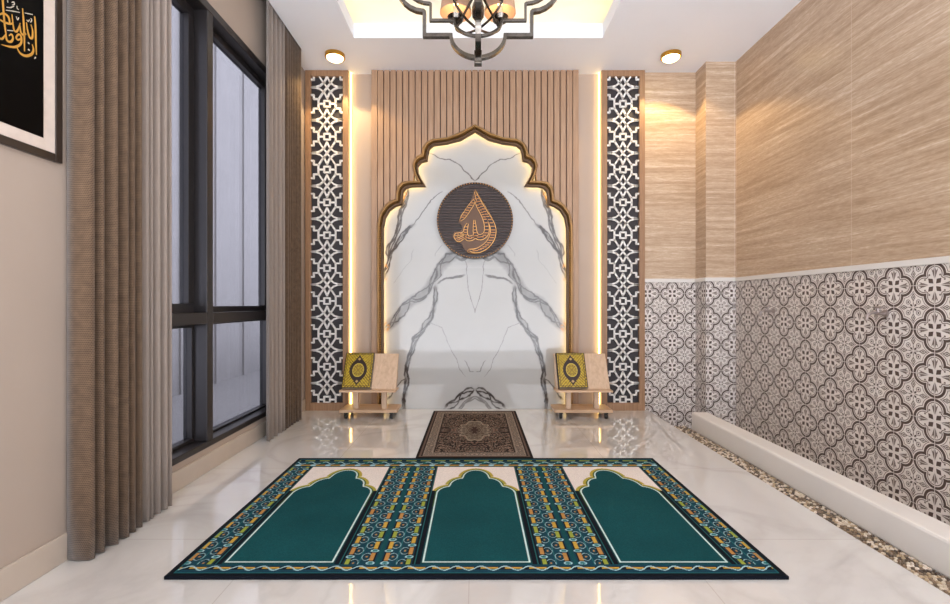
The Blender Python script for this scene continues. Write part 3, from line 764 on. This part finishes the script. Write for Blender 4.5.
# ------------------------------------------------------------------ curtains
def curtain(y0, y1, npl, mat, label, amp=.045, first=None, ph=0):
    pts = []
    r = random.Random(int(y0*1000))
    xc = -1.44
    if first: pts += [(-1.49, y0+.03), (-1.488, y0+.004), (-1.45, y0-.004), (-1.41, y0-.002)]
    n = npl*12; ys = y0 if not first else y0+.012
    widths = [r.uniform(.75, 1.3) for _ in range(npl)]; tot = sum(widths); acc = 0; 
    for k, wd in enumerate(widths):
        a_ = amp*r.uniform(.8, 1.08); c_ = xc + r.uniform(-.004, .006)
        for j in range(12):
            t_ = j/12; yy = ys+(acc+wd*t_)/tot*(y1-ys); ss = math.cos(2*PI*t_+ph); s2 = math.copysign(abs(ss)**.6, ss)
            pts.append((c_+a_*s2, yy+.010*math.sin(4*PI*t_)*0))
        acc += wd
    pts.append((xc+amp, y1))
    if y0 > 3: pts = [(max(x_, -.449*y_), y_) for x_, y_ in pts]
    n = len(pts); th = .0015; v = []; uv = []; zs = [0.004, .25, .8, 1.5, 2.3, 3.12]; L_ = [0]
    for a_, b in zip(pts[:-1], pts[1:]): L_.append(L_[-1]+math.hypot(b[0]-a_[0], b[1]-a_[1]))
    for zi, z in enumerate(zs):
        fl = 1+ .10*(1-z/3.0)
        for (x, y_) in pts: v.append((xc+(x-xc)*(fl if x > xc else 1), y_, z))
    f = [(i*n+j, i*n+j+1, (i+1)*n+j+1, (i+1)*n+j) for i in range(len(zs)-1) for j in range(n-1)]
    q = MB(); q.add(v, f); yc = (y0+y1)/2
    q.v = [(x-xc, y_-yc, z) for x, y_, z in q.v]
    o = q.build('curtain', mat, smooth=False, loc=(xc, yc, 0)); o.data.polygons.foreach_set('use_smooth', [True]*len(f))
    ul = o.data.uv_layers.new(name='UVMap')
    for lp in o.data.loops:
        i = lp.vertex_index; ul.data[lp.index].uv = (L_[i % n], zs[i//n])
    s = o.modifiers.new('thick', 'SOLIDIFY'); s.thickness = .003
    tag(o, label, 'curtain', 'floor length curtains at the window')
    return o
curtain(1.695, 1.945, 5, 'brown_cloth', 'coarse brown woven curtain nearest the framed calligraphy', first=True)
curtain(1.955, 2.15, 5, 'taupe_cloth', 'pale taupe curtain between the near brown curtain and the window', amp=.036)
curtain(3.15, 3.43, 4, 'taupe_cloth', 'pale taupe curtain at the far edge of the window', amp=.036)
curtain(3.44, 3.75, 6, 'brown_cloth', 'brown curtain next to the left lattice panel', amp=.036)
tk = MB().box(-1.452, -1.428, 1.5, 3.78, 3.12, 3.14); tag(tk.build('curtain_track', 'white_plaster'), 'white curtain track inside the ceiling slot', 'curtain track')
# ------------------------------------------------------------------ framed calligraphy on the left wall
pic = empty('framed_calligraphy', (-1.499, 1.16, 1.44), 'dark framed black print with golden calligraphy on the left wall', 'picture')
FX = .016; y0, y1, z0, z1 = .66-1.16, 1.674-1.16, 0, 1.06
q = MB()
for a in ((y0, y0+.032, z0, z1), (y1-.028, y1, z0, z1), (y0+.032, y1-.028, z0, z0+.028), (y0+.032, y1-.028, z1-.028, z1)): q.box(0, FX, *a)
q.build('frame', 'picture_frame', pic, bevel=.003)
MB().box(0, .012, y0+.03, y1-.026, z0+.026, z1-.026).build('mat', 'mat_board', pic)
by1 = 1.601-1.16
MB().box(.012, .0135, y0+.075, by1, .068, z1-.068).build('print', 'black_gloss', pic)
XP = -1.499+.0145
def Wp(zx, zy):
    px, py = zx/10.06, zy/10.06; d = 465*(-XP)/(475-px); return d-1.16, EYE+(304-py)*d/465-1.44
gold_s = [([(350, 165), (358, 260), (362, 400), (368, 550)], [14, 22, 22, 10]), ([(325, 445), (338, 500), (318, 545), (260, 562), (205, 535), (172, 478)], [8, 22, 28, 30, 24, 8]),
 ([(268, 225), (278, 300), (300, 375), (325, 380), (330, 310), (312, 245)], [10, 18, 26, 24, 18, 8]), ([(228, 85), (238, 200), (245, 340), (248, 515)], [10, 22, 22, 10]),
 ([(262, 335), (235, 350), (210, 320), (200, 235)], [18, 26, 20, 8]), ([(205, 232), (185, 290), (165, 318), (140, 290), (122, 145)], [8, 18, 22, 18, 10]),
 ([(135, 235), (90, 238), (30, 215), (-10, 190)], [18, 24, 22, 16]), ([(-10, 150), (40, 135), (85, 170), (100, 230)], [12, 22, 26, 16]), ([(28, -10), (38, 130), (50, 260), (62, 345)], [22, 22, 20, 14]),
 ([(60, 345), (72, 405), (110, 420), (132, 385), (118, 345), (92, 360)], [14, 24, 24, 20, 18, 8]), ([(215, 388), (180, 400), (165, 375), (190, 345), (215, 370), (212, 435), (165, 470), (100, 470), (15, 448)], [12, 20, 18, 20, 22, 24, 26, 22, 6]),
 ([(-20, 370), (20, 392), (55, 350)], [20, 22, 10])]
pale_s = [([(68, 72), (105, 76), (142, 62)], [8, 12, 8]), ([(60, 102), (130, 112), (200, 125)], [8, 12, 8]), ([(252, 130), (290, 138), (330, 146)], [8, 12, 8]), ([(75, 305), (135, 310)], [10, 10]),
 ([(120, 25), (140, 20), (145, 45), (125, 50)], [8, 10, 10, 8]), ([(78, 0), (80, 25)], [8, 8]), ([(172, 60), (175, 85), (190, 95)], [8, 10, 8]), ([(165, 165), (178, 200), (190, 175)], [8, 10, 8]),
 ([(270, 200), (285, 215), (298, 198)], [8, 12, 8]), ([(312, 182), (320, 205), (308, 225)], [8, 12, 8]), ([(282, 428), (298, 440)], [16, 16]), ([(284, 495), (300, 508)], [16, 16]), ([(350, 590), (360, 575)], [10, 14])]
for nm, ss, mt in (('calligraphy', gold_s, 'gold_ink'), ('calligraphy_marks', pale_s, 'pale_ink')):
    q = MB()
    for pts, wd in ss:
        cc = catmull([(*Wp(*p), w/10.06*1.15/440) for p, w in zip(pts, wd)], 6)
        mb = MB(); ribbon(mb, [(a, b) for a, b, c in cc], [max(.001, c) for a, b, c in cc], 0, .0008)
        q.add([(.0137+y_, a, z_) for a, y_, z_ in mb.v], mb.f)
    q.build(nm, mt, pic)
# ------------------------------------------------------------------ book stands and books
stands = []
def book_stand(cx, label):
    r = empty('book_stand', (cx, 3.88, 0), label, 'book stand', 'low wooden book stands before the arch')
    MB().box(-.235, .235, -.105, .125, .052, .074).build('base_board', 'stand_oak_flat', r, bevel=.003)
    for x, y_ in ((-.185, -.085), (.185, -.085), (-.185, .10), (.185, .10)):
        q = MB().lathe([(.019, -.011), (.021, -.008), (.021, .008), (.019, .011)], n=18, axis='x', org=(x, y_, .0212)); q.box(x-.014, x+.014, y_-.012, y_+.012, .040, .052)
        q.build('caster', 'rubber', r, smooth=True)
    for x in (-.115, .118): MB().box(x-.02, x+.02, -.05, -.01, .074, .222).build('post', 'stand_oak', r, bevel=.002)
    MB().box(-.228, .228, -.135, .02, .222, .238).build('ledge', 'stand_oak_flat', r, bevel=.003)
    ang = math.atan2(.155, .275); mt = Matrix.Translation((0, -.082, .2385)) @ Matrix.Rotation(-ang, 4, 'X')
    MB().box(-.22, .22, 0, .016, 0.001, .318, mat=mt).build('backboard', 'stand_oak', r, bevel=.003)
    for xa in (-.22, .204): MB().box(xa, xa+.016, .016, .05, .001, .16, mat=mt).build('side_brace', 'stand_oak', r)
    return r, mt
def book(cx, label, lx, lean):
    r = empty('holy_book', (cx+lx, 3.88-.10, .2385), label, 'book', 'ornate books on the stands')
    ang = math.atan2(.155, .275); mt = Matrix.Translation((0, -.002+.02, .0012)) @ Matrix.Rotation(-ang, 4, 'X') @ Matrix.Translation((0, -.0012, 0))
    hw, hh, th = .119, .308, .032
    q = MB().box(-hw, hw, -.0035, 0, 0, hh, mat=mt).box(-hw, -hw+.004, -th, 0, 0, hh, mat=mt); q.build('back_cover', 'disc_dark', r)
    MB().box(-hw+.004, hw-.004, -th+.003, -.0036, .004, hh-.004, mat=mt).build('pages', 'paper', r)
    def pos(U, V):
        v = np.stack([(U-.5)*2*hw, np.full_like(U, -th), V*hh, np.ones_like(U)], 1); return (v @ np.array(mt).T)[:, :3]
    def colf(U, V):
        x = (U-.5)*.238; y_ = (V-.5)*.308; ax = np.abs(x); ay = np.abs(y_); c = lambda *a: np.array(lin(*a)); n = fbm(ax, ay, 41, 3, 90)
        col = np.tile(c(164, 138, 22), (x.size, 1)); t_ = np.sin(ax*260+n*14)*np.sin(ay*230+n*14); col[t_ > .35] = c(204, 176, 56); col[t_ < -.3] = c(84, 62, 20)
        e = np.minimum(.119-ax, .154-ay)
        col[(e > .016) & (e < .020)] = c(70, 52, 22); col[e < .007] = c(40, 24, 18)
        ves = np.hypot((ax+.05)/.122, ay/.118); fin = (ax < .026) & (ay < .128) & (ay > .07)
        ob = (ves < 1) | (fin & (np.abs(ay-.1)+ax*1.1 < .03)); col[ob] = c(34, 14, 14)
        ir = np.hypot(ax/.047, ay/.060); col[ir < 1] = c(170, 148, 40); col[(ir < 1) & (t_ > 0)] = c(120, 92, 30); col[(ir > .9) & (ir < 1)] = c(206, 182, 80)
        l = (np.abs(ay-.098)+ax < .013); col[l] = c(180, 150, 100)
        return col
    o = grid('front_cover', 90, 116, pos, colf, 'book_cover', r); s = o.modifiers.new('thick', 'SOLIDIFY'); s.thickness = .003; s.offset = -1
    return r
book_stand(-.868, 'low pale oak book stand on casters at the left of the arch')
book_stand(.885, 'low pale oak book stand on casters at the right of the arch')
book(-.868, 'ornate gold and dark book leaning on the left book stand', -.098, 0)
book(.885, 'ornate gold and dark book leaning on the right book stand', -.085, 0)
# ------------------------------------------------------------------ ceiling downlights
def downlight(x, y, label, watts):
    r = empty('ceiling_downlight', (x, y, H), label, 'ceiling light', 'surface mounted brass ceiling lights')
    MB().lathe([(.072, 0), (.080, -.004), (.080, -.030), (.074, -.036), (.068, -.034), (.066, -.012)], n=36).build('brass_ring', 'brass', r, smooth=True)
    MB().lathe([(.066, -.014), (.064, -.040), (.05, -.050), (.02, -.054)], n=32).build('diffuser', 'lamp_glow', r, smooth=True)
    l = bpy.data.lights.new('downlight_beam', 'SPOT'); l.energy = watts; l.spot_size = math.radians(118); l.spot_blend = .2; l.color = (1, .70, .32); l.shadow_soft_size = .03
    lo = bpy.data.objects.new('downlight_beam', l); C.objects.link(lo); lo.parent = r; lo.location = (0, 0, -.065)
    return r
downlight(-1.15, 3.82, 'round brass ceiling light above the left lattice panel', SPOT_W)
downlight(1.61, 3.82, 'round brass ceiling light near the stone pillar on the right', SPOT_W)
downlight(-1.15, .5, 'added brass fill light near the framed calligraphy, unseen behind the viewer', REAR_FILL_W)  # unseen lamp added behind the camera to fill the room
downlight(1.61, .5, 'added brass fill light over the washing trench, unseen behind the viewer', REAR_FILL_W)  # second added fill lamp, also out of view
# ------------------------------------------------------------------ chandelier
CHX, CHY = .015, 2.30; SC = 465/CHY
ch = empty('chandelier', (CHX, CHY, HT), 'polished chrome quatrefoil lantern chandelier hanging from the ceiling tray', 'chandelier')
def cz(py): return EYE+(304-py)/SC-HT
def quatre(kx=1, kz=1, cy=-15):
    p = [(0, 58)] ; L_ = []
    def arc(cx, cy_, rx, ry, a0, a1, n=12):
        for k in range(n+1):
            a = math.radians(a0+(a1-a0)*k/n); L_.append((cx+rx*math.cos(a), cy_+ry*math.sin(a)))
    # pixel-like local units: x right, y down, symmetric about y=-15
    arc(0, 36, 27, 22, 90, 0); L_.append((53.5, 36)); L_.append((53.5, 13)); arc(53.5, -15, 27.5, 27, 88, -88); L_.append((53.5, -43)); L_.append((53.5, -66)); arc(0, -66, 27, 22, 0, -90)
    half = L_; other = [(-x, y_) for x, y_ in reversed(half[1:-1])]
    return [(x*kx/SC, cz(cy+(y_-cy)*kz)) for x, y_ in half+other]
def framepart(pts, name, hw, hd, perp=False):
    q = MB(); path = [(0, x, z) if perp else (x, 0, z) for x, z in pts]
    q.tube(path, 0, closed=True, flat=(hw, hd), up=(1, 0, 0) if perp else (0, 1, 0)); return q.build(name, 'chrome', ch, bevel=.001)
framepart(quatre(), 'quatrefoil_frame', .0085, .014); framepart(quatre(), 'quatrefoil_frame', .0085, .014, True)
framepart(quatre(.885, .70), 'inner_frame', .006, .009); framepart(quatre(.885, .70), 'inner_frame', .006, .009, True)
q = MB().lathe([(.010, cz(55)), (.010, 0)], n=14); q.lathe([(.06, -.02), (.055, -.004), (.05, 0)], n=24); q.build('stem', 'chrome', ch, smooth=True)
MB().box(-.019, .019, -.019, .019, cz(65), cz(52)).build('finial', 'chrome', ch, bevel=.002)
q = MB().lathe([(.012, cz(22)), (.028, cz(17)), (.032, cz(9)), (.02, cz(1)), (.012, cz(-4))], n=24); q.build('hub', 'chrome', ch, smooth=True)
rr = .115*math.sqrt(2)
for i in range(4):
    a = PI/4+i*PI/2; cx, cy_ = rr*math.cos(a), rr*math.sin(a); zc = 1.51+EYE-HT+.0
    zc = 2.425-HT
    # curved arm from the stem under the cup, and a straight brace
    pth = catmull([(0, 0, zc-.13), (cx*.5, cy_*.5, zc-.115), (cx*.95, cy_*.95, zc-.07), (cx, cy_, zc-.02)], 6)
    q = MB().tube(pth, .006, 8, up=(.3, .2, 1)); q.tube([(cx*.98, cy_*.98, zc-.06), (cx*.1, cy_*.1, zc+.06)], .0065, 8, up=(.3, .2, 1)); q.build('arm', 'chrome', ch, smooth=True)
    cu = MB().lathe([(.010, zc-.03), (.036, zc-.02), (.044, zc), (.040, zc+.004), (.03, zc-.008)], cx, cy_, n=24); cu.build('cup', 'chrome', ch, smooth=True)
    MB().lathe([(.012, zc-.008), (.012, zc+.055)], cx, cy_, n=12).build('candle_sleeve', 'candle', ch, smooth=True)
    MB().lathe([(.006, zc+.055), (.016, zc+.075), (.014, zc+.10), (.004, zc+.125)], cx, cy_, n=14).build('bulb', 'bulb_glow', ch, smooth=True)
    n = 30; sh = MB(); v = []
    for rad, z in ((.082, zc+.02), (.058, zc+.19), (.056, zc+.19), (.080, zc+.02)):
        v += [(cx+rad*math.cos(2*PI*j/n), cy_+rad*math.sin(2*PI*j/n), z) for j in range(n)]
    sh.add(v, [(k*n+j, k*n+(j+1) % n, ((k+1) % 4)*n+(j+1) % n, ((k+1) % 4)*n+j) for k in range(4) for j in range(n)])
    sh.build('lamp_shade', 'shade_fabric', ch, smooth=True)
    l = bpy.data.lights.new('bulb_light', 'POINT'); l.energy = BULB_W; l.color = (1, .82, .55); l.shadow_soft_size = .02
    lo = bpy.data.objects.new('bulb_light', l); C.objects.link(lo); lo.parent = ch; lo.location = (cx, cy_, zc+.15)
# ------------------------------------------------------------------ taps on the tiled wall
def tap(y_, label):
    r = empty('wall_tap', (XR-.0005, y_, .885), label, 'tap', 'chrome taps on the tiled wall')
    MB().lathe([(.020, 0), (.020, -.006), (.010, -.010), (.010, -.045), (.013, -.05)], n=16, axis='x').build('body', 'tap_chrome', r, smooth=True)
    MB().tube([(-.04, 0, 0), (-.075, 0, .006), (-.10, 0, -.01), (-.105, 0, -.035)], .008, 10, up=(0, 1, 0)).build('spout', 'tap_chrome', r, smooth=True)
    q = MB().tube([(-.045, 0, .005), (-.045, 0, .03)], .006, 8); q.tube([(-.045, -.025, .032), (-.045, .025, .032)], .006, 8, up=(0, 0, 1)); q.build('handle', 'tap_chrome', r, smooth=True)
tap(2.50, 'small chrome tap on the patterned tiles, nearer the camera')
tap(3.44, 'small chrome tap on the patterned tiles, nearer the pillar')
